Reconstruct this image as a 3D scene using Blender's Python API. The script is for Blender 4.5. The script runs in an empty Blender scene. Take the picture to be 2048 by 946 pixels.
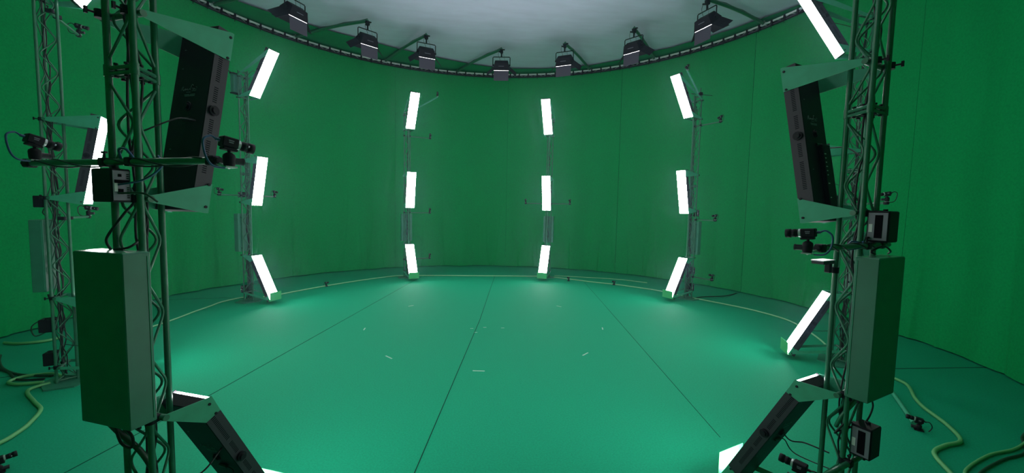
import bpy, math, random
from mathutils import Vector, Matrix
random.seed(7)
sc = bpy.context.scene
COL = sc.collection
PI = math.pi
R_ = math.radians

# ------------------------------------------------------------------ camera, world, exposure
cd = bpy.data.cameras.new('camera')
cd.sensor_fit = 'HORIZONTAL'; cd.sensor_width = 36.0
cd.lens = 36.0 * 807.8 / 2048.0
cd.clip_start = 0.02; cd.clip_end = 60
cam = bpy.data.objects.new('camera', cd); COL.objects.link(cam)
right, up, fwd = Vector((.9937, -.11036, .01962)), Vector((-.01167, .07225, .99732)), Vector((.11149, .99126, -.07051))
m = Matrix((right, up, -fwd)).transposed().to_4x4()
m.translation = (-.3959, -7.8052, 2.2951)
cam.matrix_world = m
sc.camera = cam
w = bpy.data.worlds.new('world'); sc.world = w; w.use_nodes = True
w.node_tree.nodes['Background'].inputs[0].default_value = (.02, .03, .03, 1)
w.node_tree.nodes['Background'].inputs[1].default_value = 0.05
sc.view_settings.view_transform = 'Standard'
sc.view_settings.look = 'None'
sc.view_settings.gamma = 1.0
sc.view_settings.use_curve_mapping = False
sc.view_settings.exposure = 0.0
sc.cycles.max_bounces = 8; sc.cycles.diffuse_bounces = 5; sc.cycles.glossy_bounces = 3; sc.cycles.volume_bounces = 0
sc.cycles.adaptive_threshold = 0.02
PANEL_POWER = 26.0        # the studio panels
LAMP_POWER = 6.0         # the hanging lamps

# ------------------------------------------------------------------ materials
def mat(name, col, rough=.6, metal=0.0, spec=.5, noise=0.0, nscale=40.0, bump=0.0, bscale=200.0, emit=None, estr=0.0, stretch=None):
    mt = bpy.data.materials.new(name); mt.use_nodes = True
    nt = mt.node_tree; b = nt.nodes['Principled BSDF']
    b.inputs['Base Color'].default_value = (*col, 1)
    b.inputs['Roughness'].default_value = rough
    b.inputs['Metallic'].default_value = metal
    b.inputs['Specular IOR Level'].default_value = spec
    tc = None
    def coords(scale):
        nonlocal tc
        if tc is None: tc = nt.nodes.new('ShaderNodeTexCoord')
        mp = nt.nodes.new('ShaderNodeMapping')
        s = stretch or (1, 1, 1)
        mp.inputs['Scale'].default_value = s
        nt.links.new(tc.outputs['Object'], mp.inputs[0])
        n = nt.nodes.new('ShaderNodeTexNoise'); n.inputs['Scale'].default_value = scale
        n.inputs['Detail'].default_value = 4
        nt.links.new(mp.outputs[0], n.inputs['Vector'])
        return n
    if noise:
        n = coords(nscale)
        r = nt.nodes.new('ShaderNodeValToRGB')
        r.color_ramp.elements[0].position = .3; r.color_ramp.elements[1].position = .7
        r.color_ramp.elements[0].color = (*[c * (1 - noise) for c in col], 1)
        r.color_ramp.elements[1].color = (*[min(1, c * (1 + noise)) for c in col], 1)
        nt.links.new(n.outputs[0], r.inputs[0]); nt.links.new(r.outputs[0], b.inputs['Base Color'])
    if bump:
        n = coords(bscale)
        bp = nt.nodes.new('ShaderNodeBump'); bp.inputs['Strength'].default_value = bump; bp.inputs['Distance'].default_value = .01
        nt.links.new(n.outputs[0], bp.inputs['Height']); nt.links.new(bp.outputs[0], b.inputs['Normal'])
    if emit:
        b.inputs['Emission Color'].default_value = (*emit, 1); b.inputs['Emission Strength'].default_value = estr
    return mt

M = {}
M['floor'] = mat('green_carpet', (.002, .36, .185), .78, spec=.18, noise=.12, nscale=60, bump=.35, bscale=260)
M['curtain'] = mat('green_curtain_cloth', (.003, .35, .098), .95, spec=.1, noise=.10, nscale=30, bump=.3, bscale=300)
M['ceil_green'] = mat('green_ceiling_cloth', (.006, .27, .11), .95, spec=.1, noise=.05, nscale=6)
M['ceil_white'] = mat('white_ceiling_cloth', (.68, .67, .90), .95, spec=.1, noise=.05, nscale=1.2, bump=.5, bscale=2.5, stretch=(1, 3, 1))
M['truss'] = mat('green_painted_aluminium', (.022, .16, .085), .30, spec=.5, noise=.12, nscale=18)
M['plate'] = mat('green_painted_plate', (.038, .36, .21), .55, spec=.4, noise=.08, nscale=14)
M['box'] = mat('green_painted_box', (.028, .20, .125), .42, spec=.5, noise=.08, nscale=10)
M['flap'] = mat('pale_green_flap', (.05, .46, .16), .6, spec=.3)
M['black'] = mat('black_metal', (.004, .005, .008), .55, spec=.25, noise=.2, nscale=30)
M['charcoal'] = mat('charcoal_metal', (.026, .025, .034), .5, spec=.4)
M['slot'] = mat('dark_slot', (.002, .002, .003), .9, spec=.1)
M['lamp_black'] = mat('black_lamp_metal', (.010, .008, .014), .6, spec=.2)
M['flap_floorlit'] = mat('floor_lit_lamp_flap', (.075, .06, .09), .6)  # lighter copy of the lamp black: floor light on the inner flap, as colour
M['silver'] = mat('bare_aluminium', (.62, .66, .68), .35, metal=.6)
M['rail'] = mat('pale_rail_tube', (.72, .76, .78), .4)
M['grey'] = mat('grey_face_panel', (.20, .20, .25), .5)
M['label'] = mat('white_label', (.75, .75, .75), .6)
M['print'] = mat('grey_printing', (.16, .20, .21), .6)
M['cable'] = mat('black_cable', (.008, .010, .012), .45)
M['greencable'] = mat('dark_green_cable', (.012, .06, .03), .5)
M['blue'] = mat('blue_cable', (.03, .10, .24), .45)
M['hose'] = mat('yellow_green_hose', (.13, .46, .17), .5)
M['floorcable'] = mat('pale_green_floor_cable', (.24, .58, .30), .5)
M['seam'] = mat('dark_seam', (.008, .05, .03), .95, spec=.1)
M['tape'] = mat('pale_tape', (.38, .66, .52), .8)
M['red'] = mat('red_sticker', (.4, .03, .03), .5)
M['panel'] = mat('lit_diffuser', (.8, .8, .8), .5, emit=(1.0, .97, 1.0), estr=PANEL_POWER)
M['lampglow'] = mat('lit_lamp_diffuser', (.8, .8, .8), .5, emit=(1.0, .96, 1.0), estr=LAMP_POWER)
M['lid'] = mat('glossy_lid_glare_tint', (.12, .34, .24), .22, spec=.7)  # glossy, and paler than the box: panel glare on its top put into the colour
M['led'] = mat('lit_indicator', (.8, .8, .8), .5, emit=(1, 1, 1), estr=2.0)

# ------------------------------------------------------------------ mesh helpers
class MB:
    def __init__(s): s.v = []; s.f = []; s.sm = []
    def add(s, vs, fs, smooth=False):
        o = len(s.v); s.v += [tuple(x) for x in vs]
        for f in fs: s.f.append(tuple(i + o for i in f)); s.sm.append(smooth)
        return s
    def box(s, c, d, M3=None, taper=None):
        """c centre, d full sizes; taper=(tx,ty) scale of the top face"""
        hx, hy, hz = d[0] / 2, d[1] / 2, d[2] / 2
        tx, ty = taper or (1, 1)
        P = [(-hx, -hy, -hz), (hx, -hy, -hz), (hx, hy, -hz), (-hx, hy, -hz), (-hx * tx, -hy * ty, hz), (hx * tx, -hy * ty, hz), (hx * tx, hy * ty, hz), (-hx * tx, hy * ty, hz)]
        vs = []
        for p in P:
            q = Vector(p)
            if M3 is not None: q = M3 @ q
            vs.append(q + Vector(c))
        return s.add(vs, [(0, 3, 2, 1), (4, 5, 6, 7), (0, 1, 5, 4), (1, 2, 6, 5), (2, 3, 7, 6), (3, 0, 4, 7)])
    def bbox(s, c, d, b=.006, M3=None):
        """box with chamfered edges"""
        hx, hy, hz = d[0] / 2, d[1] / 2, d[2] / 2
        vs = []; idx = {}
        for sx in (-1, 1):
            for sy in (-1, 1):
                for sz in (-1, 1):
                    for ax in range(3):
                        p = [sx * (hx - b), sy * (hy - b), sz * (hz - b)]
                        p[ax] = (sx * hx, sy * hy, sz * hz)[ax]
                        q = Vector(p)
                        if M3 is not None: q = M3 @ q
                        idx[(sx, sy, sz, ax)] = len(vs); vs.append(q + Vector(c))
        fs = []
        for ax in range(3):
            o = [a for a in range(3) if a != ax]
            for sg in (-1, 1):
                loop = []
                for a, bb in ((-1, -1), (1, -1), (1, 1), (-1, 1)):
                    k = [0, 0, 0]; k[ax] = sg; k[o[0]] = a; k[o[1]] = bb
                    loop.append(idx[(*k, ax)])
                fs.append(tuple(loop if (sg > 0) == (ax != 1) else loop[::-1]))
            for a in (-1, 1):
                for bb in (-1, 1):
                    k0 = [0, 0, 0]; k0[o[0]] = a; k0[o[1]] = bb; k0[ax] = -1
                    k1 = list(k0); k1[ax] = 1
                    fs.append((idx[(*k0, o[0])], idx[(*k1, o[0])], idx[(*k1, o[1])], idx[(*k0, o[1])]))
        for sx in (-1, 1):
            for sy in (-1, 1):
                for sz in (-1, 1):
                    fs.append(tuple(idx[(sx, sy, sz, ax)] for ax in range(3)))
        return s.add(vs, fs)
    def tube(s, pts, r, n=10, closed=False, cap=True):
        pts = [Vector(p) for p in pts]; N = len(pts)
        rr = r if isinstance(r, (list, tuple)) else [r] * N
        rings = []; prev = None
        for i in range(N):
            if closed: d = pts[(i + 1) % N] - pts[i - 1]
            else: d = pts[min(i + 1, N - 1)] - pts[max(i - 1, 0)]
            if d.length < 1e-9: d = Vector((0, 0, 1))
            d.normalize()
            if prev is None:
                a = d.orthogonal().normalized()
            else:
                a = prev - d * prev.dot(d)
                a = a.normalized() if a.length > 1e-6 else d.orthogonal().normalized()
            prev = a; b = d.cross(a)
            rings.append([pts[i] + (a * math.cos(2 * PI * k / n) + b * math.sin(2 * PI * k / n)) * rr[i] for k in range(n)])
        vs = [p for rg in rings for p in rg]; fs = []
        for i in range(N if closed else N - 1):
            j = (i + 1) % N
            for k in range(n):
                fs.append((i * n + k, i * n + (k + 1) % n, j * n + (k + 1) % n, j * n + k))
        s.add(vs, fs, True)
        if cap and not closed:
            s.add(rings[0], [tuple(range(n))[::-1]]); s.add(rings[-1], [tuple(range(n))])
        return s
    def cyl(s, a, b, r, n=16): return s.tube([a, b], r, n)
    def prism(s, poly, axis_pt, ext):
        """poly: list of 3D points (planar); ext: extrusion vector"""
        n = len(poly); e = Vector(ext)
        vs = [Vector(p) for p in poly] + [Vector(p) + e for p in poly]
        return s.add(vs, [tuple(range(n))[::-1], tuple(range(n, 2 * n))] + [(i, (i + 1) % n, n + (i + 1) % n, n + i) for i in range(n)])
    def build(s, name, m_, parent=None, loc=None):
        me = bpy.data.meshes.new(name); me.from_pydata(s.v, [], s.f); me.validate()
        me.polygons.foreach_set('use_smooth', s.sm if len(s.sm) == len(me.polygons) else [False] * len(me.polygons))
        import bmesh
        bm = bmesh.new(); bm.from_mesh(me); bmesh.ops.recalc_face_normals(bm, faces=bm.faces); bm.to_mesh(me); bm.free()
        me.materials.append(m_ if not isinstance(m_, str) else M[m_]); me.update()
        o = bpy.data.objects.new(name, me); COL.objects.link(o)
        if parent is not None: o.parent = parent
        if loc is not None: o.location = loc
        return o

def catmull(pts, k=6):
    P = [Vector(p) for p in pts]; out = []
    for i in range(len(P) - 1):
        p0, p1, p2, p3 = P[max(i - 1, 0)], P[i], P[i + 1], P[min(i + 2, len(P) - 1)]
        for j in range(k):
            t = j / k
            out.append(.5 * ((2 * p1) + (p2 - p0) * t + (2 * p0 - 5 * p1 + 4 * p2 - p3) * t * t + (3 * p1 - p0 - 3 * p2 + p3) * t ** 3))
    out.append(P[-1]); return out
def tag(o, label, cat, group=None):
    o['label'] = label; o['category'] = cat
    if group: o['group'] = group
    return o
def thing(name, label, cat, loc=(0, 0, 0), rz=0, group=None):
    o = bpy.data.objects.new(name, None); COL.objects.link(o)
    o.empty_display_size = .1; o.location = loc; o.rotation_euler = (0, 0, rz)
    return tag(o, label, cat, group)
def struct(o): o['kind'] = 'structure'; return o
def dup(root, loc, rz, label, group=None):
    r = root.copy(); COL.objects.link(r); r.location = loc; r.rotation_euler = (0, 0, rz); r['label'] = label
    if group: r['group'] = group
    for ch in list(root.children):
        c = ch.copy(); COL.objects.link(c); c.parent = r
        for g in list(ch.children):
            d = g.copy(); COL.objects.link(d); d.parent = c
    return r
def pol(azd, r, z=0.0):
    a = R_(azd); return Vector((-math.sin(a) * r, -math.cos(a) * r, z))

# ------------------------------------------------------------------ the setting
RW, ZC = 8.0, 7.40
def wall_r(azd):
    """curtain radius: the part behind the camera hangs further back"""
    a = abs(((azd + 180) % 360) - 180)
    t = min(1, max(0, (62 - a) / 24)); t = t * t * (3 - 2 * t)
    return RW + 1.3 * t
def curtain(name, a0, a1, gap):
    b = MB(); n = max(6, int(abs(a1 - a0) / (.15 if name != 'wall_rear' else .5))); zs = [.024, .06, .15, .3, .5, .8, 1.0, 1.2, 1.45, 1.7, 2.0, 2.4, 2.8, 3.2, 3.7, 4.2, 5.2, 6.2, 7.0, 7.39]
    rg = random.Random(11)
    fr = [(rg.uniform(.4, 1.3), rg.uniform(0, 6.3), rg.uniform(.3, 1)) for _ in range(6)]
    cr = [(rg.uniform(-45, 325), rg.uniform(.16, .42), rg.uniform(1.0, 3.6), rg.choice((-1, 1, 1)), rg.uniform(-.9, .9)) for _ in range(110)]
    ga = math.degrees(gap / 2 / RW)
    vs = []
    for i in range(n + 1):
        az = a0 + ga + (a1 - a0 - 2 * ga) * i / n
        for z in zs:
            low = math.exp(-z / 1.6)
            d = sum(math.sin(az * f + p) * k for f, p, k in fr) * (.006 + .024 * low)
            for ca, wd, hh, sg, cv in cr:
                aa = ((az - ca + 180) % 360 - 180) - cv * (hh - z) ** 2 / hh
                if z < hh and abs(aa) < 1.5: d += sg * .035 * math.exp(-(aa / wd) ** 2) * (1 - z / hh)
            vs.append(pol(az, wall_r(az) - max(0, .05 + d), z))
    k = len(zs)
    fs = [(i * k + j, (i + 1) * k + j, (i + 1) * k + j + 1, i * k + j + 1) for i in range(n) for j in range(k - 1)]
    b.add(vs, fs, True)
    return struct(b.build(name, 'curtain'))
SEAMS = [('wall_left', 42, 157.9, .003), ('wall_back_left', 157.9, 188.1, .003), ('wall_back', 188.1, 218.6, .003),
         ('wall_back_right', 218.6, 249.2, .014), ('wall_right', 249.2, 277.5, .003), ('wall_right_near', 277.5, 318, .006), ('wall_rear', -42, 42, .006)]
for s_ in SEAMS: curtain(*s_)

b = MB(); n = 96
b.add([(0, 0, 0)] + [(11 * math.cos(2 * PI * i / n), 11 * math.sin(2 * PI * i / n), 0) for i in range(n)], [(0, 1 + i, 1 + (i + 1) % n) for i in range(n)])
struct(b.build('floor', 'floor'))
def strip(name, pts, wd, z=.0025):
    b = MB()
    for (x0, y0), (x1, y1) in zip(pts, pts[1:]):
        d = Vector((x1 - x0, y1 - y0, 0)).normalized(); q = Vector((-d.y, d.x, 0)) * wd / 2
        p0, p1 = Vector((x0, y0, z)), Vector((x1, y1, z))
        b.prism([p0 - q, p1 - q, p1 + q, p0 + q], None, (0, 0, -.002))
    return struct(b.build(name, 'seam'))
strip('trim_1', [(-4.28, -7.0), (-3.73, -4.17), (-3.4, -2.71), (-2.22, 3.57), (-1.85, 5.5)], .008)
strip('trim_2', [(-1.25, -7.5), (-.82, -4.41), (-.11, .32), (.41, 4.45), (.6, 5.9)], .008)
strip('trim_3', [(2.2, -4.1), (2.46, -2.11), (3.0, 2.03), (3.3, 4.4)], .005)
strip('trim_4', [(5.6, -2.56), (6.01, -2.57), (7.62, -2.62), (7.9, -2.62)], .016)
strip('trim_5', [(-7.4, -2.4), (-6.28, -2.08), (-6.0, -1.98), (-5.7, -1.9)], .012)
strip('trim_6', [(5.7, 2.0), (6.6, 2.25), (7.45, 2.9)], .012)
strip('trim_7', [(-5.5, 2.35), (-6.2, 2.5), (-7.4, 2.3)], .012)

# ceiling: white cloth in the middle, green cloth ring outside its cut edge
EDGE = [(119.3, 7.20), (125.6, 7.03), (133.8, 6.82), (143.2, 6.65), (151.1, 6.62), (161, 6.71), (171.3, 6.93), (185.8, 7.40), (199.8, 7.55), (213.4, 7.61),
        (220, 7.50), (226.9, 7.44), (234.2, 7.48), (242, 7.56), (249.3, 7.61), (254.6, 7.74), (258, 7.82), (275, 7.6), (300, 7.3), (330, 7.2), (360, 7.2), (400, 7.2), (440, 7.3), (479.3, 7.20)]
def edge_r(az):
    az = az % 360
    if az < 119.3: az += 360
    for (a0, r0), (a1, r1) in zip(EDGE, EDGE[1:]):
        if a0 <= az <= a1: return r0 + (r1 - r0) * (az - a0) / (a1 - a0)
    return 7.2
b = MB(); n = 240; rs = [0.0, 1, 2, 3, 4, 4.6, 5.2, 5.8, 6.4, 7.0, 7.6, 8.2, 9.6]
LAMP_AZ = [119.3, 140.8, 161.0, 186.8, 208.8, 231.9, 253.9]
def sag(az, r):
    s = 0
    for la in LAMP_AZ:
        d = (az - la + 180) % 360 - 180
        s += .035 * math.exp(-(d / 3.2) ** 2) * math.exp(-((r - 5.2) / .9) ** 2)
    return s + .010 * math.sin(r * 2.2 + az * .09) * math.sin(az * .21)
vs = []
for i in range(n):
    for r in rs: vs.append(pol(i * 360 / n, r, ZC + .06 + sag(i * 360 / n, r)))
k = len(rs)
b.add(vs, [(i * k + j, ((i + 1) % n) * k + j, ((i + 1) % n) * k + j + 1, i * k + j + 1) for i in range(n) for j in range(k - 1)], True)
struct(b.build('ceiling', 'ceil_white'))
b = MB(); vs = []
for i in range(n):
    az = i * 360 / n
    wob = .03 * math.sin(az * .9) * (1 if 200 < az < 245 else .15)
    for q in range(4):
        r0 = edge_r(az) + wob; r1 = 9.6
        vs.append(pol(az, r0 + (r1 - r0) * q / 3, ZC + .01 * (q > 0)))
b.add(vs, [(i * 4 + j, ((i + 1) % n) * 4 + j, ((i + 1) % n) * 4 + j + 1, i * 4 + j + 1) for i in range(n) for j in range(3)])
struct(b.build('ceiling', 'ceil_green'))

# ------------------------------------------------------------------ truss towers
RT, S, RC = 5.855, .183, .0155
TOP = 5.25
TW = {'FL': (21.2, 'near left tower'), 'L3': (67.4, 'second left tower'), 'L2': (111.7, 'far left tower'), 'B1': (157.1, 'back left tower'),
      'B2': (-157.1, 'back right tower'), 'R2': (-111.9, 'far right tower'), 'R3': (-67.2, 'second right tower'), 'FR': (-21.2, 'near right tower')}
TLABEL = {'FL': 'green triangular truss tower nearest on the left, large in the foreground', 'L3': 'green truss tower at the left edge, behind the nearest left one',
          'L2': 'green truss tower far left with lit panels, beside the left curtain', 'B1': 'thin green truss tower at the back, left of the middle',
          'B2': 'thin green truss tower at the back, right of the middle', 'R2': 'green truss tower far right, in front of the dark curtain seam',
          'R3': 'green truss tower seen through the lattice of the nearest right one', 'FR': 'green triangular truss tower nearest on the right, in the foreground'}
def tower_M(k): return Matrix.Translation(pol(TW[k][0], RT)) @ Matrix.Rotation(-R_(TW[k][0]), 4, 'Z')
def W_(k, x, y, z): return tower_M(k) @ Vector((x, y, z))
YO, YI = -S / (2 * math.sqrt(3)), S / math.sqrt(3)
CH = [Vector((-S / 2, YO, 0)), Vector((S / 2, YO, 0)), Vector((0, YI, 0))]
JOINT = 2.95
def lacing(A, B, ph):
    d = (B - A).normalized(); A2, B2 = A + d * .012, B - d * .012
    mb = MB()
    for z0, z1 in ((.06, JOINT - .05), (JOINT + .05, TOP - .05)):
        P = .40; nodes = []; z = z0 + .015; side = ph
        cnt = max(2, round((z1 - z0 - .03) / (P / 2))); st = (z1 - z0 - .03) / cnt
        nodes = [((A2, B2)[(i + ph) % 2] + Vector((0, 0, z + st * i))) for i in range(cnt + 1)]
        pts = [nodes[0]]
        for i in range(1, len(nodes) - 1):
            p0, p1, p2 = nodes[i - 1], nodes[i], nodes[i + 1]
            a = p1 + (p0 - p1).normalized() * .05; c = p1 + (p2 - p1).normalized() * .05
            for t in (0, .25, .5, .75, 1): pts.append(a * (1 - t) ** 2 + p1 * 2 * t * (1 - t) + c * t * t)
        pts.append(nodes[-1])
        mb.tube(pts, .0068, 8)
    return mb
def make_tower(k):
    t = thing('truss_tower', TLABEL[k], 'truss tower', pol(TW[k][0], RT), -R_(TW[k][0]), 'truss towers around the ring')
    for c in CH:
        mb = MB(); mb.cyl(c + Vector((0, 0, .02)), c + Vector((0, 0, TOP)), RC, 14); mb.build('chord', 'truss', t)
    for i, (a, b_) in enumerate(((0, 1), (1, 2), (2, 0))): lacing(CH[a], CH[b_], i % 2).build('lacing', 'truss', t)
    for z in (.045, JOINT - .014, JOINT + .014, TOP - .03):
        mb = MB()
        for a, b_ in ((0, 1), (1, 2), (2, 0)): mb.cyl(CH[a] + Vector((0, 0, z)), CH[b_] + Vector((0, 0, z)), .011, 10)
        if abs(z - JOINT) < .1:
            for c in CH: mb.cyl(c + Vector((0, 0, z - .014)), c + Vector((0, 0, z + .014)), RC + .004, 14)
        mb.build('cross_frame', 'truss', t)
    for a, b_ in ((0, 1), (1, 2), (2, 0)):
        for f in (.3, .7):
            mb = MB(); q = CH[a] * (1 - f) + CH[b_] * f
            mb.cyl(q + Vector((0, 0, JOINT - .032)), q + Vector((0, 0, JOINT + .032)), .005, 8)
            mb.cyl(q + Vector((0, 0, JOINT - .036)), q + Vector((0, 0, JOINT - .026)), .010, 6)
            mb.cyl(q + Vector((0, 0, JOINT + .026)), q + Vector((0, 0, JOINT + .036)), .010, 6)
            mb.build('bolt', 'black', t)
    mb = MB(); poly = [pt for c in CH for pt in ()]
    rr = .33
    mb.prism([(rr * math.cos(R_(30 + 60 * i)), rr * .8 * math.sin(R_(30 + 60 * i)) + .03, .001) for i in range(6)], None, (0, 0, .019))
    mb.build('base_plate', 'box', t)
    return t
T0 = make_tower('FL')
for k in list(TW)[1:]: dup(T0, pol(TW[k][0], RT), -R_(TW[k][0]), TLABEL[k])

# ------------------------------------------------------------------ studio light panels
PW, PL = .262, 1.10
ROWS = {'bottom': (.487, .591, 26.8), 'middle': (.384, 2.782, -10.4), 'top': (.578, 5.143, -30.5)}
def make_panel(row, label):
    y0, z0, t = ROWS[row]; t = R_(t)
    V, N = Vector((0, -math.sin(t), math.cos(t))), Vector((0, math.cos(t), math.sin(t)))
    X = Vector((1, 0, 0)); M3 = Matrix((X, N, V)).transposed()   # local axes x, normal, along
    def P(a, bb, c): return X * a + V * bb + N * c
    root = thing('light_panel', label, 'studio light', (0, 0, 0), 0, row + ' row of lit studio panels')
    mb = MB(); mb.bbox(P(0, 0, -.055), (PW + .012, .078, PL + .02), .004, M3); body = mb.build('housing', 'black', root)
    mb = MB(); mb.box(P(0, 0, -.0075), (PW, .017, PL), M3); mb.build('diffuser', 'panel', root)
    hx = PW / 2 + .006
    for sx in (-1, 1):
        mb = MB(); mb.box(P(sx * (hx + .0006), 0, -.0445), (.0030, .095, PL + .02), M3); side = mb.build('side_rail', 'charcoal', root)
        for g0, g1 in ((-.47, -.43), (-.33, -.13), (-.10, .0), (.10, .2), (.23, .45)):
            mb = MB(); k = int((g1 - g0) / .0125)
            for i in range(k):
                mb.box(P(sx * (hx + .0016), g0 + i * .0125, -.052), (.0012, .026, .0055), M3)
            mb.build('vent_slots', 'slot', side)
        mb = MB(); c0 = P(sx * (hx + .002), .045, -.052)
        mb.cyl(c0, c0 + X * sx * .014, .030, 20); mb.cyl(c0 + X * sx * .014, c0 + X * sx * .026, .019, 16); mb.build('knob', 'black', root)
    # writing, socket, cable plug and driver on the back
    mb = MB(); bx, bz = -.075, .16
    word = [[(0, .0), (-.004, .014), (-.010, .026)], [(-.014, .026), (-.012, .008), (-.020, 0), (-.030, .012), (-.033, .0), (-.038, .010), (-.045, .002)],
            [(-.048, .012), (-.052, .002), (-.060, .004), (-.064, .012), (-.070, .004)], [(-.072, 0), (-.076, .030), (-.084, .036), (-.090, .030)],
            [(-.088, .016), (-.094, .002), (-.100, .012), (-.106, .004), (-.118, .006)], [(-.112, .020), (-.122, .016)], [(-.042, -.010), (-.075, -.011)], [(-.085, -.004), (-.115, -.003)]]
    for st in word:
        pts = [P(bx - a, bz + bb, -.0948) for a, bb in st]
        mb.tube(catmull(pts, 3), .0016, 5)
    for a0, a1, bb in ((-.03, -.068, -.026), (-.074, -.112, -.025), (-.034, -.11, -.034)):
        mb.box(P(bx - (a0 + a1) / 2, bz + bb, -.0945), (abs(a1 - a0), .0012, .004), M3)
    mb.build('printed_name', 'print', root)
    mb = MB(); ring = [P(-.005 + .026 * math.cos(x), .06 + .026 * math.sin(x), -.097) for x in [2 * PI * i / 20 for i in range(20)]]
    mb.tube(ring, .004, 6, closed=True); mb.cyl(P(-.005, .06, -.094), P(-.005, .06, -.112), .018, 16); mb.build('control_knob', 'black', root)
    mb = MB(); s0 = P(-.02, -.02, -.098)
    mb.cyl(s0, s0 + X * .06 - N * .004, .011, 10)
    ln = catmull([s0 + X * .06 - N * .004, s0 + X * .12 - N * .02 - V * .02, s0 + X * .13 - N * .12 - V * .05, Vector((.05, -y0 + .03, P(0, -.12, 0).z))], 6)
    mb.tube(ln, .0042, 7); mb.build('power_lead', 'cable', root)
    mb = MB()
    for bb in (-.2, .3, .42):
        mb.box(P(-.09, bb, -.0948), (.012, .002, .003), M3)
    mb.build('indicator_lights', 'print', root)
    # brackets: side plates back to a crossbar clamped on the two outer chords
    px = hx + .006
    top_c, bot_c = {'bottom': (1.085, .22), 'middle': (3.235, 2.305), 'top': (5.13, 4.66)}[row]
    for which, zt in (('u', top_c), ('l', bot_c)):
        sg = 1 if which == 'u' else -1
        ext = {'middle': .175, 'bottom': .125, 'top': .16}[row]
        e0 = P(0, sg * (PL / 2 + .012), .004); e1 = P(0, sg * (PL / 2 + .012 - ext), -.0 if row == 'bottom' else .004)
        e0b = P(0, sg * (PL / 2 + .014), -.01)
        ty = -.012 - y0; tz = zt - z0
        tip = [Vector((0, ty, tz + .018 * sg)), Vector((0, ty - .018, tz)), Vector((0, ty, tz - .018 * sg))]
        e1c = P(0, sg * (PL / 2 - ext + .02), -.05 if row != 'bottom' else -.095)
        poly = [e0b, e0, e1] + ([e1c] if row == 'bottom' else []) + [tip[2], tip[1], tip[0]]
        for sx in (-1, 1):
            mb = MB(); mb.prism([p + X * (sx * px - .002) for p in poly], None, X * .004); pl = mb.build('bracket_plate', 'plate', root)
            for bb in (.022, ext - .02):
                mb = MB(); c = P(sx * (px + .002), sg * (PL / 2 - bb), -.018 if row != 'bottom' else -.03); mb.cyl(c, c + X * sx * .006, .0085, 6)
                mb.build('bolt', 'black', pl)
        mb = MB(); mb.cyl(Vector((-px - .004, ty, tz)), Vector((px + .004, ty, tz)), .017, 12); mb.build('crossbar', 'truss', root)
        for sx in (-1, 1):
            mb = MB(); cx = sx * S / 2; c = Vector((cx, YO - y0, tz))
            mb.cyl(c - Vector((0, 0, .020)), c + Vector((0, 0, .020)), RC + .007, 14)
            mb.bbox(Vector((cx, (YO - y0 + ty) / 2, tz)), (.044, .05, .036), .004)
            mb.cyl(c + Vector((0, -.02, 0)), c + Vector((sx * .006, -.05, 0)), .006, 8)
            mb.box(c + Vector((sx * .006, -.055, 0)), (.012, .012, .034)); mb.build('clamp', 'black', root)
    if row == 'bottom':
        mb = MB(); f0 = P(0, -PL / 2 - .016, .005)
        mb.box(f0 + Vector((0, .012, .085)), (PW + .05, .004, .19)); mb.box(f0 + Vector((0, -.02, -.008)), (PW + .05, .064, .004))
        mb.build('spill_flap', 'flap', root)
    return root
PLAB = {'bottom': 'lowest lit panel on the %s, leaning back and facing up', 'middle': 'middle lit panel on the %s', 'top': 'highest lit panel on the %s, leaning to face down'}
PSEEN = {('middle', 'FL'): 'black back of the middle light panel on the near left tower, with printed name', ('middle', 'FR'): 'black back of the middle light panel on the near right tower',
         ('bottom', 'FL'): 'black back of the leaning light panel low on the near left tower', ('bottom', 'FR'): 'black back of the leaning light panel low on the near right tower',
         ('middle', 'L3'): 'middle lit panel seen edge-on on the second left tower'}
def add_driver(root):
    y0, z0, t = ROWS['middle']; t = R_(t)
    V, N, X = Vector((0, -math.sin(t), math.cos(t))), Vector((0, math.cos(t), math.sin(t))), Vector((1, 0, 0))
    M3 = Matrix((X, N, V)).transposed()
    def P(a, bb, c): return X * a + V * bb + N * c
    mb = MB(); mb.bbox(P(.062, -.27, -.108), (.10, .030, .50), .004, M3); dr = mb.build('driver_box', 'black', root)
    mb = MB()
    for i, bb in enumerate((-.09, -.12, -.15, -.18, -.21, -.24, -.30, -.40)):
        mb.box(P(.03, bb, -.1235), (.012 if i % 3 else .02, .003, .006), M3)
    mb.build('terminals', 'label', dr)
NUDGE = {('middle', 'FL'): (-.04, 0), ('middle', 'FR'): (.035, 0), ('bottom', 'FL'): (.0, .05), ('bottom', 'FR'): (.01, .04)}
for row in ROWS:
    proto = None
    for k in TW:
        lab = PSEEN.get((row, k), PLAB[row] % TW[k][1])
        y0, z0, t = ROWS[row]
        dx, dz = NUDGE.get((row, k), (0, 0))
        if proto is None: proto = make_panel(row, lab); proto.location = W_(k, dx, y0, z0 + dz); proto.rotation_euler = (0, 0, -R_(TW[k][0]))
        else: 
            pn = dup(proto, W_(k, dx, y0, z0 + dz), -R_(TW[k][0]), lab)
            if (row, k) == ('middle', 'FR'): add_driver(pn)

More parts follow.
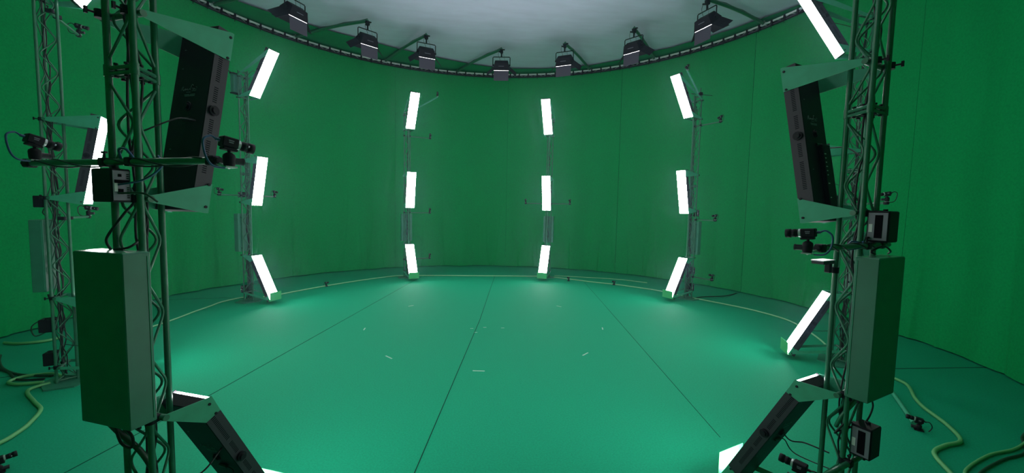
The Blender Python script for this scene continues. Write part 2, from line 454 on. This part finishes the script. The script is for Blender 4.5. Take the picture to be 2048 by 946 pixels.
# ------------------------------------------------------------------ green cover boxes on the outside of the towers
def make_cover(k):
    t = thing('cover_box', '', 'equipment box', (0, 0, 0), 0, 'tall green boxes on the towers')
    mb = MB(); mb.bbox((0, 0, .435), (.34, .12, .87), .004); mb.build('shell', 'box', t)
    mb = MB(); mb.box((0, 0, .8715), (.33, .11, .003)); mb.build('lid', 'lid', t)
    mb = MB(); mb.tube([(.171, .045, .02), (.171, .045, .85)], .002, 4); mb.tube([(-.171, .045, .02), (-.171, .045, .85)], .002, 4); mb.build('edge_trim', 'plate', t)
    for z in (.08, .79):
        mb = MB()
        for sx in (-1, 1): mb.cyl((sx * S / 2, .058, z), (sx * S / 2, .082, z), .012, 8)
        mb.build('clamp', 'black', t)
    return t
cv = None
CX = {'FL': .02, 'FR': -.045, 'L3': -.06}
CLAB = 'tall green equipment box on the %s'
for k in TW:
    loc = W_(k, CX.get(k, 0), YO - RC - .003 - .072, 1.17)
    lab = CLAB % TW[k][1] + {'FL': ', large in the left foreground', 'FR': ', large in the right foreground'}.get(k, '')
    if cv is None: cv = make_cover(k); cv['label'] = lab; cv.location = loc; cv.rotation_euler = (0, 0, -R_(TW[k][0]))
    else: dup(cv, loc, -R_(TW[k][0]), lab)
# square green box at the very top of the far left tower
t = thing('junction_box', 'square dark green box at the top of the far left tower', 'equipment box', W_('L2', .08, YO - .08, 4.74), -R_(TW['L2'][0]))
mb = MB(); mb.bbox((0, 0, .21), (.20, .10, .42), .004); mb.build('shell', 'box', t)
for z in (0, .43): MB().box((0, 0, z), (.22, .12, .02)).build('end_plate', 'black', t)

# ------------------------------------------------------------------ black power boxes
def power_box(k, x, z, size, label, ports='x+', y=None):
    sx, sy, sz = size
    t = thing('power_box', label, 'power supply', W_(k, x, (YO - RC - .004 - sy / 2) if y is None else y, z), -R_(TW[k][0]), 'black power boxes on the towers')
    mb = MB(); mb.bbox((0, 0, sz / 2), size, .006); case = mb.build('case', 'black', t)
    s = 1 if ports == 'x+' else -1
    mb = MB(); mb.box((s * (sx / 2 + .001), 0, sz / 2), (.003, sy * .86, sz * .88)); fp = mb.build('face_plate', 'grey', t)
    mb = MB()
    if ports == 'x+':
        for i in range(6): mb.box((s * (sx / 2 + .003), sy * .30, sz * (.14 + .06 * i)), (.003, sy * .12, sz * .03))
        for i in range(3): mb.box((s * (sx / 2 + .003), sy * .30, sz * (.72 + .06 * i)), (.003, sy * .12, sz * .03))
        mb.box((s * (sx / 2 + .005), -sy * .08, sz * .32), (.008, sy * .22, sz * .16)); mb.box((s * (sx / 2 + .004), 0, sz * .62), (.006, sy * .7, sz * .10))
        mb.box((s * (sx / 2 + .004), -sy * .1, sz * .80), (.006, sy * .14, sz * .08))
    else:
        mb.box((s * (sx / 2 + .003), -sy * .05, sz * .5), (.004, sy * .34, sz * .74))
    mb.build('sockets', 'slot', fp)
    mb = MB(); mb.box((s * (sx / 2 + .0035), sy * .30 if ports != 'x+' else -sy * .3, sz * .45), (.002, sy * .16, sz * .26))
    mb.build('label_sticker', 'label', fp)
    mb = MB()
    for zz in (.1, .9): mb.box((0, sy / 2 + .010, sz * zz), (.03, .02, .012))
    mb.cyl((sx * .2, 0, sz), (sx * .2, 0, sz + .012), .012, 10)
    mb.build('mount', 'black', t)
    return t
power_box('FL', -.005, 2.285, (.14, .085, .165), 'black box with grey socket plate under the pipe of the near left tower', 'x+')
power_box('FR', -.01, 2.13, (.13, .11, .19), 'black box with white sticker above the green box of the near right tower', 'x-')
power_box('FR', .0, .755, (.13, .11, .20), 'black box with white sticker low on the near right tower, under the green box', 'x-')
power_box('L3', -.03, 2.19, (.14, .11, .14), 'black box above the green box on the second left tower', 'x-')
power_box('L3', -.0, .66, (.14, .12, .16), 'black box below the green box on the second left tower', 'x-')
power_box('L3', -.0, .24, (.14, .10, .16), 'black flat box near the floor on the second left tower', 'x-')
power_box('R2', -.06, 2.17, (.12, .08, .17), 'small black box beside the middle panel on the far right tower', 'x-')
power_box('R2', -.03, .64, (.10, .08, .19), 'small black box under the green box on the far right tower', 'x-')
power_box('R2', -.03, .20, (.10, .08, .19), 'small black box lowest on the far right tower near the floor', 'x-')
power_box('L2', .03, 2.42, (.12, .09, .12), 'small black box beside the middle panel on the far left tower', 'x+')
power_box('L2', .0, .20, (.16, .10, .16), 'small black box lowest on the far left tower near the floor', 'x+')

# ------------------------------------------------------------------ camera booms and the small cameras on them
def boom(k, x0, x1, z, label, y=None):
    yy = YO - RC - .0175 - .002 if y is None else y
    t = thing('camera_boom', label, 'pipe', W_(k, 0, yy, z), -R_(TW[k][0]), 'horizontal camera pipes on the towers')
    mb = MB(); mb.cyl((x0, 0, 0), (x1, 0, 0), .0165, 14); mb.build('pipe', 'truss', t)
    for cx in (-S / 2, S / 2):
        if x0 - .02 <= cx <= x1 + .02:
            mb = MB(); mb.bbox((cx, .004, 0), (.04, .05, .044), .005); mb.cyl((cx, .034, -.02), (cx, .034, .02), RC + .006, 12); mb.cyl((cx, 0, .02), (cx, 0, .045), .005, 8); mb.box((cx, 0, .05), (.03, .012, .01)); mb.build('clamp', 'black', t)
    for xe in (x0, x1):
        if abs(xe) > .3:
            mb = MB(); s = 1 if xe > 0 else -1
            mb.bbox((xe - s * .012, 0, 0), (.05, .046, .046), .006); mb.cyl((xe + s * .01, 0, 0), (xe + s * .03, 0, 0), .017, 12); mb.build('end_clamp', 'black', t)
    if z > 1.9 and k in ('FL', 'FR'):
        mb = MB()
        for q in range(2):
            pts = []
            for i in range(60):
                f = i / 59; xx = x0 + .06 + (x1 - x0 - .12) * f; a = f * 13 + q * 2
                pts.append((xx, .021 * math.cos(a), .021 * math.sin(a) - .003))
            mb.tube(pts, .004, 6)
        mb.build('wrapped_cable', 'cable', t)
    return t
def small_camera(loc, aim, label, floor=False, side=1, scale=.86, cable='cable', offset=None):
    """loc: the foot of the ball head; aim: world point the lens looks to"""
    loc = Vector(loc); d = Vector(aim) - loc; yaw = math.atan2(d.x, d.y); pitch = math.atan2(d.z - .1, math.hypot(d.x, d.y)) 
    t = thing('machine_camera', label, 'camera', loc, -yaw, 'small cameras around the ring')
    t.scale = (scale,) * 3
    mb = MB()
    if floor: mb.bbox((0, 0, .006), (.09, .09, .012), .003)
    else:
        mb.box((0, 0, -.004), (.055, .055, .008))
        if offset: mb.cyl((0, 0, -.006), Matrix.Rotation(yaw, 3, 'Z') @ (Vector(offset) - loc) / scale, .009, 8)
    mb.build('foot', 'silver' if not floor else 'black', t)
    mb = MB(); mb.tube([(0, 0, 0), (0, 0, .012), (0, 0, .05), (0, 0, .062), (0, 0, .072)], [.024, .028, .030, .027, .014], 16)
    mb.cyl((0, 0, .07), (0, 0, .092), .008, 10); mb.build('ball_head', 'black', t)
    mb = MB(); mb.cyl((0, .02, .03), (0, .062, .03), .018, 14); mb.cyl((0, .062, .03), (0, .070, .03), .020, 14); mb.build('clamping_knob', 'charcoal', t)
    R3 = Matrix.Rotation(pitch, 3, 'X'); o = Vector((0, 0, .125))
    def q(x, y, z): return o + R3 @ Vector((x, y, z))
    mb = MB(); mb.bbox(q(0, .005, -.035), (.052, .07, .014), .003, R3); mb.bbox(q(0, .005, -.024), (.036, .05, .012), .003, R3); mb.build('mount_plate', 'black', t)
    mb = MB(); mb.bbox(q(0, 0, 0), (.058, .078, .054), .005, R3); body = mb.build('body', 'black', t)
    for sx in (-1, 1):
        for zz, ln in ((.008, .026), (-.002, .022)): MB().box(q(sx * .0296, .0, zz), (.001, ln, .0055), R3).build('printing', 'grey', body)
    mb = MB(); mb.cyl(q(0, .039, 0), q(0, .051, 0), .0265, 18); mb.build('lens_ring', 'silver', t)
    mb = MB(); mb.tube([q(0, y_, 0) for y_ in (.051, .066, .067, .083, .084, .092, .093, .122, .123)], [.024, .024, .026, .026, .0235, .0235, .028, .028, .022], 18); lens = mb.build('lens', 'black', t)
    mb = MB(); mb.cyl(q(.022, .088, 0), q(.030, .088, .004), .004, 8); mb.build('lock_screw', 'silver', lens)
    mb = MB()
    if side:
        mb.tube([q(0, -.043, .002), q(0, -.062, .002)], .009, 8)
        mb.tube(catmull([q(0, -.06, .002), q(0, -.088, .010), q(side * .008, -.118, -.025), (side * .02, -.115, .04), (side * .02, -.085, -.005), (side * .02, -.03, -.012)], 6), .0055, 8)
        mb.build('cable', cable, t)
    return t
CEN = (0, 0, 1.3)
YB = YO - RC - .02
SPOT = {'FL': 'near left tower', 'L3': 'second left tower', 'L2': 'far left tower', 'B1': 'back left tower', 'B2': 'back right tower', 'R2': 'far right tower', 'R3': 'second right tower', 'FR': 'near right tower'}
# towers with one pipe reaching to both sides
boom('FL', -.68, .63, 2.487, 'thick green horizontal pipe with wrapped cables across the near left tower')
small_camera(W_('FL', -.62, YB, 2.505), (-1.2, -2, 1.6), 'black camera on the left end of the pipe across the near left tower', cable='blue')
small_camera(W_('FL', .715, YB, 2.46), (1.0, -2.6, 1.9), 'black camera beyond the right end of the pipe across the near left tower', cable='blue', offset=W_('FL', .64, YB, 2.477))
for k, xs in (('L2', (.60, -.85)), ('B2', (.80, -.70)), ('R3', (.66, -.70))):
    boom(k, min(xs), max(xs), 2.46, 'thin green pipe across the %s at middle height' % SPOT[k])
    for x in xs: small_camera(W_(k, x, YB, 2.48), CEN, 'tiny black camera at the %s end of the pipe across the %s' % ({True: 'left', False: 'right'}[x > 0], SPOT[k]))
# towers with three pipes to one side
for k, xx in (('B1', -.76), ('R2', -.63)):
    for z, h in ((4.50, 'upper'), (2.08, 'middle'), (.58, 'lowest')):
        boom(k, xx, .12, z, '%s thin green side pipe on the %s' % (h, SPOT[k]))
        small_camera(W_(k, xx, YB, z + .02), CEN, 'tiny black camera at the end of the %s side pipe on the %s' % (h, SPOT[k]))
for z, h in ((4.50, 'upper'), (2.06, 'lower')):
    boom('L3', -.72, .1, z, '%s green side pipe on the second left tower' % h, y=-.005 if False else .06)
    small_camera(W_('L3', -.72, .06, z + .02), (0, 0, z - 1), 'black camera on the %s side pipe of the second left tower' % h)
boom('FR', -.64, .20, 2.105, 'thick green horizontal pipe with wrapped cables on the near right tower')
small_camera(W_('FR', -.76, YB, 2.085), (-1.6, -1.5, 1.75), 'black camera beyond the left end of the pipe on the near right tower', cable='blue', offset=W_('FR', -.65, YB, 2.095))
boom('FR', -.60, .10, .70, 'green side pipe low on the near right tower')
small_camera(W_('FR', -.63, YB + .02, .715), (-1.6, -1.0, 1.2), 'black camera at the bottom edge, just left of the near right tower')
# raised poles above two towers
for k, tip, lab in (('B1', (-1.0, -.1, 5.86), 'green pole slanting up from the back tower left of centre'), ('R2', (.30, .05, 5.95), 'green pole slanting up from the far right tower')):
    t = tag(MB().tube([W_(k, -.05, YO, 5.22), W_(k, *tip)], .022, 10).build('camera_pole', 'plate'), lab, 'pole', 'slanting camera poles')
    small_camera(W_(k, tip[0], tip[1], tip[2]) + Vector((0, 0, .025)), CEN, 'tiny black camera on top of the pole above the %s' % SPOT[k])
# clamps with handles at the top of the far right tower
t = thing('pole_clamp', 'dark clamp with long handles at the top of the far right tower', 'clamp', W_('R2', -.05, YO, 5.27))
mb = MB(); mb.cyl((-.25, 0, .02), (.32, 0, .0), .012, 8); mb.cyl((0, 0, -.01), (0, 0, .17), .016, 8); mb.build('handle', 'truss', t)
mb = MB(); mb.bbox((0, 0, .02), (.09, .09, .08), .01); mb.build('jaw', 'black', t)
# flat metal holder on the inner post of the near right tower
t = thing('metal_holder', 'small flat metal holder on the inner post of the near right tower', 'bracket', W_('FR', -.02, YI + .02, 1.93), -R_(TW['FR'][0]))
mb = MB(); mb.box((-.10, .0, .06), (.15, .075, .006)); mb.build('tray', 'silver', t)
mb = MB(); mb.box((-.10, .0, .046), (.14, .07, .018)); mb.build('device', 'charcoal', t)
mb = MB(); mb.bbox((-.03, 0, .015), (.03, .035, .085), .004); mb.cyl((.02, -.018, -.03), (.02, -.018, .01), RC + .006, 12); mb.build('bracket', 'black', t)

# cameras standing on the floor
FC = [((-4.29, 3.88), 'tiny black camera on the floor between the far left and back towers'), ((2.86, 4.70), 'tiny black camera on the floor just right of the back right tower'),
      ((4.11, 4.02), 'tiny black camera on the floor halfway to the far right tower'), ((4.46, -4.13), 'black camera on the floor right of the near right tower, with looped cable'),
      ((-4.27, -4.12), 'black camera on the floor in the bottom left corner')]
for (x, y), lab in FC: small_camera((x, y, .0), (0, 0, .9), lab, floor=True)
t = tag(MB().tube([(5.10, -3.30, .03), (4.50, -4.05, .03)], .022, 10).build('floor_pipe', 'plate'), 'short green pipe on the floor behind the camera right of the near tower', 'pipe')

# ------------------------------------------------------------------ cables inside the towers
def wavy(k, x, y, z0, z1, amp, seed):
    rg = random.Random(seed); n = int((z1 - z0) / .22); pts = []
    for i in range(n + 1):
        pts.append(W_(k, x + rg.uniform(-amp, amp), y + rg.uniform(-amp, amp), z0 + (z1 - z0) * i / n))
    return catmull(pts, 4)
for k in TW:
    mb = MB()
    for q in range(4): mb.tube(wavy(k, 0.0, -.005, .1, 5.0 if q < 2 else 3.2, .030, k + str(q)), .006, 6)
    tag(mb.build('cable_run', 'cable'), 'black cables running up inside the %s' % TW[k][1], 'cable', 'cables inside the towers')
def loops(k, pts, r, m_, label, grp='loose cables on the towers'):
    return tag(MB().tube(catmull([W_(k, *p) for p in pts], 7), r, 8).build('loose_cable', m_), label, 'cable', grp)
loops('FL', [(-.06, -.10, 2.045), (-.10, -.09, 2.10), (-.04, -.05, 2.22), (.02, -.03, 2.3), (.03, -.02, 2.42)], .006, 'cable', 'black cable rising from the lid of the near left green box')
loops('FL', [(-.02, -.11, 2.045), (.05, -.08, 2.06), (.02, .0, 2.12), (.04, .01, 2.25), (.05, .0, 2.33)], .006, 'cable', 'second black cable at the lid of the near left green box')
loops('FL', [(-.05, -.125, 2.36), (.06, -.13, 2.37), (.2, -.10, 2.40), (.26, -.06, 2.47), (.22, -.05, 2.52)], .005, 'blue', 'blue cable looping from the socket plates on the near left tower')
loops('FL', [(-.05, -.12, 2.33), (.08, -.13, 2.33), (.22, -.12, 2.33), (.25, -.08, 2.29)], .005, 'greencable', 'dark green cable from the lower socket on the near left tower')
loops('FL', [(.03, -.09, 2.50), (.05, -.11, 2.545), (.10, -.11, 2.545), (.12, -.09, 2.50)], .006, 'blue', 'small blue cable loop over the pipe of the near left tower')
loops('FL', [(-.12, -.11, 1.12), (-.08, -.08, 1.04), (.0, -.05, .95), (.05, -.02, .82), (.06, 0, .7)], .014, 'greencable', 'thick dark cable leaving the bottom of the near left green box')
loops('FL', [(-.06, -.12, 1.12), (-.02, -.12, 1.03), (.02, -.10, 1.0), (.03, -.10, 1.06), (-.02, -.11, 1.12)], .007, 'cable', 'small cable loop under the near left green box')
loops('FL', [(.10, .35, .78), (.12, .2, .70), (.05, .1, .66), (.02, .02, .6)], .005, 'cable', 'thin power cable from the leaning panel to the near left tower')
loops('FR', [(.0, -.10, 2.05), (-.05, -.1, 2.07), (.05, -.12, 2.10), (.12, -.13, 2.07), (.15, -.11, 2.05)], .006, 'cable', 'black cables coiled on the lid of the near right green box')
loops('FR', [(-.12, -.08, 2.13), (-.2, -.10, 2.10), (-.3, -.08, 2.09), (-.22, -.06, 2.13), (-.08, -.05, 2.12)], .006, 'blue', 'blue cable looped round the pipe of the near right tower')
loops('FR', [(-.05, -.09, 1.12), (-.08, -.06, 1.05), (-.10, -.03, .98), (-.08, 0, .9)], .012, 'truss', 'thick green cable under the near right green box')
loops('FR', [(.07, -.11, 1.12), (.09, -.12, 1.06), (.06, -.12, 1.0), (.03, -.11, .95)], .005, 'cable', 'thin black cable from the near right green box to the box below')
loops('FR', [(-.02, .42, .74), (-.0, .32, .62), (-.02, .2, .66), (0, .06, .66)], .005, 'cable', 'thin power cable drooping from the leaning panel to the near right tower')
loops('FR', [(-.1, -.05, .95), (-.13, -.02, .88), (-.06, .0, .86), (0, -.05, .9), (-.08, -.07, .93)], .006, 'cable', 'tangled black cable behind the lower box of the near right tower')
loops('L3', [(.0, -.10, 2.045), (-.02, -.10, 2.08), (.02, -.11, 2.13), (-.01, -.10, 2.19)], .006, 'cable', 'short black cable above the green box on the left tower behind')
loops('L3', [(-.02, -.12, 1.12), (-.01, -.10, 1.02), (.03, -.07, .92), (.0, -.08, .82)], .010, 'cable', 'black cable under the green box on the left tower behind')
loops('L3', [(.0, -.14, .66), (.02, -.24, .62), (.03, -.26, .74), (.0, -.18, .80), (-.02, -.1, .74)], .007, 'greencable', 'looped dark cable round the lower box of the left tower behind')
loops('L2', [(.08, -.08, 5.17), (.25, -.06, 5.15), (.40, -.08, 5.20), (.55, -.08, 5.20)], .012, 'cable', 'dark cable reaching left from the top of the far left tower')
loops('R2', [(-.03, -.08, 2.15), (-.1, -.1, 2.20), (-.16, -.1, 2.12), (-.05, -.1, 2.07)], .006, 'cable', 'black cable loop beside the middle panel of the far right tower')
for k in ('R2', 'R3', 'L2'):
    mb = MB()
    for q in range(6): mb.tube(wavy(k, 0.02 * (q - 3), -.03, .05, 1.0, .05, k + 'm%d' % q), .007, 6)
    tag(mb.build('cable_tangle', 'greencable'), 'tangle of dark green cables at the foot of the %s' % TW[k][1], 'cable', 'tangles at the feet of towers')

# ------------------------------------------------------------------ cables and hoses on the floor
def hose(pts, r, m_, label, name='floor_cable', grp='cables lying on the floor'):
    return tag(MB().tube(catmull([(x, y, r + .003 + z) for x, y, z in [(*p, 0) if len(p) == 2 else p for p in pts]], 8), r, 8).build(name, m_), label, 'cable', grp)
hose([(-6.15, -.4), (-6.05, .07), (-6.0, .6), (-6.0, 1.1), (-5.97, 1.6), (-5.95, 2.01), (-5.75, 2.45), (-5.62, 2.3)], .015, 'floorcable', 'pale green cable on the floor from the left to the far left tower')
hose([(-5.3, 2.5), (-5.04, 2.79), (-4.6, 3.45), (-4.2, 4.0), (-3.6, 4.7), (-3.1, 5.2), (-2.69, 5.52), (-2.45, 5.62)], .016, 'floorcable', 'pale cable on the floor between far left and back left towers')
hose([(-2.0, 5.62), (-1.2, 5.62), (-.3, 5.58), (.73, 5.54), (1.6, 5.5), (2.1, 5.5)], .016, 'floorcable', 'pale cable on the floor between the two back towers')
hose([(2.5, 5.30), (2.95, 4.95), (3.6, 4.4), (4.15, 4.02), (4.7, 3.5), (5.1, 3.04), (5.3, 2.6), (5.4, 2.35)], .015, 'floorcable', 'pale cable on the floor between back right and far right towers')
hose([(2.6, 5.62), (3.6, 5.3), (4.6, 4.9), (5.3, 4.3)], .012, 'floorcable', 'thin pale cable on the floor near the curtain, back right')
hose([(5.55, 2.1), (5.66, 1.96), (6.0, 1.4), (6.3, .8), (6.45, .05), (6.3, -.6), (6.0, -1.3), (5.7, -1.8)], .016, 'floorcable', 'pale green cable on the floor from the far right tower forward')
hose([(5.45, 2.0), (5.9, 2.25), (6.6, 2.35), (7.2, 2.7)], .014, 'greencable', 'dark cable on the floor from the far right tower to the curtain')
hose([(5.55, -2.75), (5.55, -3.1), (5.2, -3.5), (5.03, -3.74), (4.85, -4.1), (4.63, -4.38), (4.35, -4.45), (4.1, -4.55), (3.92, -4.80), (3.75, -5.1)], .019, 'hose', 'thick yellow-green hose snaking on the floor right of the near right tower', 'floor_hose', 'thick green floor hoses')
hose([(3.9, -5.0), (4.08, -4.81), (4.6, -4.62), (5.0, -4.55), (5.35, -4.43), (5.8, -4.25)], .013, 'hose', 'olive green twisted hose at the bottom right corner', 'floor_hose', 'thick green floor hoses')
hose([(3.95, -5.06), (4.15, -4.86), (4.65, -4.69), (5.05, -4.60), (5.4, -4.36), (5.85, -4.18)], .011, 'greencable', 'second darker hose at the bottom right corner', 'floor_hose', 'thick green floor hoses')
hose([(-5.50, -2.35), (-5.55, -2.55), (-5.20, -2.85), (-4.95, -3.05), (-4.78, -3.34), (-4.72, -3.5), (-4.69, -3.69), (-4.75, -3.95), (-4.85, -4.2)], .019, 'hose', 'thick green hose curving from the left tower to the left edge', 'floor_hose', 'thick green floor hoses')
hose([(-5.55, -2.15), (-5.75, -2.05), (-6.0, -2.12), (-6.02, -2.28), (-5.85, -2.36), (-5.6, -2.32)], .019, 'hose', 'loop of green hose at the foot of the left tower', 'floor_hose', 'thick green floor hoses')
hose([(-7.1, -1.3), (-6.86, -1.55), (-6.5, -1.85), (-6.1, -2.05), (-5.7, -2.1)], .015, 'greencable', 'dark cable on the floor running left from the left tower')
hose([(-7.05, -1.6), (-6.7, -1.78), (-6.35, -1.95), (-6.0, -2.2), (-5.7, -2.2)], .013, 'cable', 'thin black cable on the floor left of the left tower')
hose([(-5.2, -1.9), (-5.3, -1.4), (-5.6, -.8), (-6.0, -.3)], .018, 'floorcable', 'pale cable on the floor behind the left tower')
hose([(-7.6, -.75), (-7.35, -.80), (-7.1, -.7), (-7.0, -.5)], .022, 'hose', 'short green hose end by the curtain at the left edge', 'floor_hose', 'thick green floor hoses')

# ------------------------------------------------------------------ floor marks
TM = [(5.2, 'straight ahead nearest the camera, bottom middle'), (43, 'left of the long seam, front left'), (-41.4, 'front right of the ring'), (133.3, 'back left of the ring'),
      (-128.1, 'back right of the ring'), (85, 'at the left of the ring'), (-80.5, 'at the right of the ring')]
for a, lab in TM:
    o = MB().box((0, 0, .0012), (.17 if a in (43, 5.2, -41.4) else .14, .022, .0024)).build('tape_mark', 'tape'); o.location = pol(a, 2.27); o.rotation_euler = (0, 0, -R_(a) + random.uniform(-.12, .12))
    tag(o, 'pale strip of tape on the floor, ' + lab, 'tape mark', 'tape strips on the carpet')
for (x, y), lab in (((-.28, -.25), 'left of the middle seam'), ((-.21, -.5), 'nearest the camera on the middle seam'), ((-.03, -.2), 'in the middle of the cluster'), ((.31, -.25), 'rightmost of the cluster')):
    o = MB().box((0, 0, .0012), (.06, .02, .0024)).build('tape_mark', 'tape'); o.location = (x, y, 0)
    tag(o, 'tiny tape mark at the floor centre, ' + lab, 'tape mark', 'tape strips on the carpet')

# ------------------------------------------------------------------ curtain rail (visible part of the ring) with ties
t = thing('curtain_rail', 'silver ring-shaped rail under the ceiling with black ties holding the curtain', 'curtain rail', (0, 0, 7.27))
RR = 7.84
A0, A1 = 70, 290
def arc(r, z, a0=A0, a1=A1, step=2.0): return [pol(a0 + (a1 - a0) * i / int((a1 - a0) / step), r, z) for i in range(int((a1 - a0) / step) + 1)]
MB().tube(arc(RR, .040), .026, 10).build('upper_tube', 'rail', t)
MB().tube(arc(RR, -.045), .020, 8).build('lower_tube', 'charcoal', t)
mb = MB(); na = int((A1 - A0) / 1.35)
for i in range(na):
    a = A0 + (A1 - A0) * i / na; b_ = A0 + (A1 - A0) * (i + 1) / na
    mb.tube([pol(a, RR, .03 if i % 2 else -.04), pol(b_, RR, -.04 if i % 2 else .03)], .005, 6)
mb.build('lattice', 'silver', t)
mb = MB(); mb.add([pol(A0 + (A1 - A0) * i / 110, RR + .035, z) for i in range(111) for z in (-.075, .02)], [(2 * i, 2 * i + 2, 2 * i + 3, 2 * i + 1) for i in range(110)])
mb.build('header_tape', 'black', t)
vis = []
for i in range(74):
    a = 90 + 180 * i / 73; p = pol(a, RR)
    mb = MB(); M3 = Matrix.Rotation(-R_(a), 3, 'Z')
    mb.box(M3 @ Vector((0, 0, 0)) + Vector((0, 0, -.005)), (.045, .085, .135), M3)
    mb.tube([M3 @ Vector((0, .03, -.06)), M3 @ Vector((.012, .02, -.10 - .05 * random.random()))], .007, 5)
    o = mb.build('tie', 'black', t, p)
for a in (118.3, 134.3, 155.2, 174.1, 210.3, 226.8, 251.1):
    mb = MB(); M3 = Matrix.Rotation(-R_(a), 3, 'Z')
    mb.bbox((0, 0, .04), (.16, .08, .08), .02, M3); mb.cyl((0, 0, .07), (0, 0, .13), .02, 8); mb.build('rail_clamp', 'silver', t, pol(a, RR))

# ------------------------------------------------------------------ ceiling arms and hanging lamps
LP = [(-4.44, 2.49, 118.3), (-3.13, 3.89, 134.3), (-1.63, 4.56, 155.2), (.63, 5.26, 174.1), (2.48, 4.51, 210.3), (4.10, 3.21, 226.8), (5.16, 1.49, 251.1)]
ORD = ['leftmost', 'second from the left', 'third from the left', 'middle one', 'third from the right', 'second from the right', 'rightmost']
def make_lamp():
    t = thing('hanging_lamp', '', 'ceiling lamp', (0, 0, 0), 0, 'hanging lamps with flaps')
    # origin at the clamp on the arm; +y towards the ring centre
    mb = MB(); mb.bbox((0, 0, 0), (.09, .10, .10), .01); mb.cyl((0, 0, -.05), (0, 0, -.17), .022, 10); mb.box((-.02, 0, .055), (.16, .05, .02)); mb.cyl((.04, .03, -.03), (.09, .05, -.01), .02, 8); mb.build('hook_clamp', 'black', t)
    w, zt, zb = .27, -.17, -.42
    mb = MB(); mb.tube([(-w, 0, zb), (-w, 0, zt - .02), (-w + .02, 0, zt), (w - .02, 0, zt), (w, 0, zt - .02), (w, 0, zb)], .013, 8); mb.build('yoke', 'lamp_black', t)
    Mt = Matrix.Rotation(R_(-38), 3, 'X')
    def q(x, y, z): return Vector((0, 0, zb - .02)) + Mt @ Vector((x, y, z))
    mb = MB(); mb.box(q(0, 0, .03), (.50, .40, .20), Mt, (.80, .55)); body = mb.build('body', 'lamp_black', t)
    mb = MB(); mb.box(q(0, .165, .05), (.17, .004, .012), Matrix.Rotation(R_(-38 + 24), 3, 'X')); mb.build('printing', 'grey', body)
    mb = MB(); mb.box(q(0, 0, -.076), (.47, .37, .007), Mt); mb.build('diffuser', 'lampglow', t)
    for sx in (-1, 1):
        mb = MB(); mb.cyl(q(sx * .235, 0, .02), q(sx * .285, 0, .02), .028, 12); mb.build('tilt_knob', 'lamp_black', t)
    fl = .30
    def flap(p0, p1, dirv, name='flap', m_='lamp_black'):
        a, b2 = Vector(p0), Vector(p1); d = Vector(dirv).normalized(); e = (b2 - a).normalized(); nrm = d.cross(e).normalized() * .004
        ins = .005
        poly = [q(*a), q(*b2), q(*(b2 + d * fl - e * ins)), q(*(a + d * fl + e * ins))]
        MB().prism(poly, None, Mt @ nrm).build(name, m_, t)
    zf = -.088
    flap((-.235, .195, zf), (.235, .195, zf), (0, .64, -.77), m_='flap_floorlit')
    flap((.235, -.195, zf), (-.235, -.195, zf), (0, -.5, -1))
    flap((-.245, -.185, zf + .02), (-.245, .185, zf + .02), (-.85, 0, -.75))
    flap((.245, .185, zf + .02), (.245, -.185, zf + .02), (.85, 0, -.75))
    mb = MB()
    mb.tube(catmull([(.07, .05, .0), (.10, .06, -.12), (.05, .08, -.26), (.03, .06, -.35)], 5), .005, 6)
    mb.tube(catmull([(-.03, .04, -.05), (-.09, .05, -.2), (-.10, .06, -.34)], 5), .003, 5); mb.build('safety_cable', 'cable', t)
    return t
lamp = None
for (x, y, ra), od in zip(LP, ORD):
    p = Vector((x, y, 7.20)); az = math.degrees(math.atan2(-x, -y)); lab = 'black hanging lamp with flaps under the ceiling, %s of the seven' % od
    if lamp is None: lamp = make_lamp(); lamp.location = p; lamp.rotation_euler = (0, 0, -R_(az)); lamp['label'] = lab
    else: dup(lamp, p, -R_(az), lab)
    e = pol(ra, RR - .03, 7.33)
    pts = []
    for i in range(11):
        f = i / 10; v = e.lerp(Vector((x, y, 7.27)), f); v.z += .05 * math.sin(PI * f); pts.append(v)
    t = thing('ceiling_arm', 'curved green ceiling pipe carrying a hanging lamp, %s of the seven' % od, 'pipe', e, 0, 'pipes carrying the hanging lamps')
    MB().tube([v - e for v in pts], .042, 10).build('pipe', 'truss', t)
    MB().tube([v - e + Vector((0, 0, .048 + .01 * math.sin(i * 2))) for i, v in enumerate(pts)], .008, 6).build('cable', 'cable', t)

# ------------------------------------------------------------------ thin scattering volume, added for the partly lens-made glow and milky back wall
hm = bpy.data.materials.new('lens_glow_haze'); hm.use_nodes = True
nt = hm.node_tree; nt.nodes.remove(nt.nodes['Principled BSDF'])
v = nt.nodes.new('ShaderNodeVolumeScatter'); v.inputs['Color'].default_value = (.46, .76, 1, 1); v.inputs['Density'].default_value = .0030; v.inputs['Anisotropy'].default_value = .8
nt.links.new(v.outputs[0], nt.nodes['Material Output'].inputs['Volume'])
mb = MB(); n = 64
mb.add([pol(i * 360 / n, 7.7, z) for z in (.05, 7.1) for i in range(n)], [tuple(range(n)), tuple(range(n, 2 * n))] + [(i, (i + 1) % n, n + (i + 1) % n, n + i) for i in range(n)])
o = mb.build('glow_haze', hm); o['kind'] = 'stuff'; o['label'] = 'thin pale mist added in the ring, partly for the lens glow around the panels'; o['category'] = 'glow_haze'
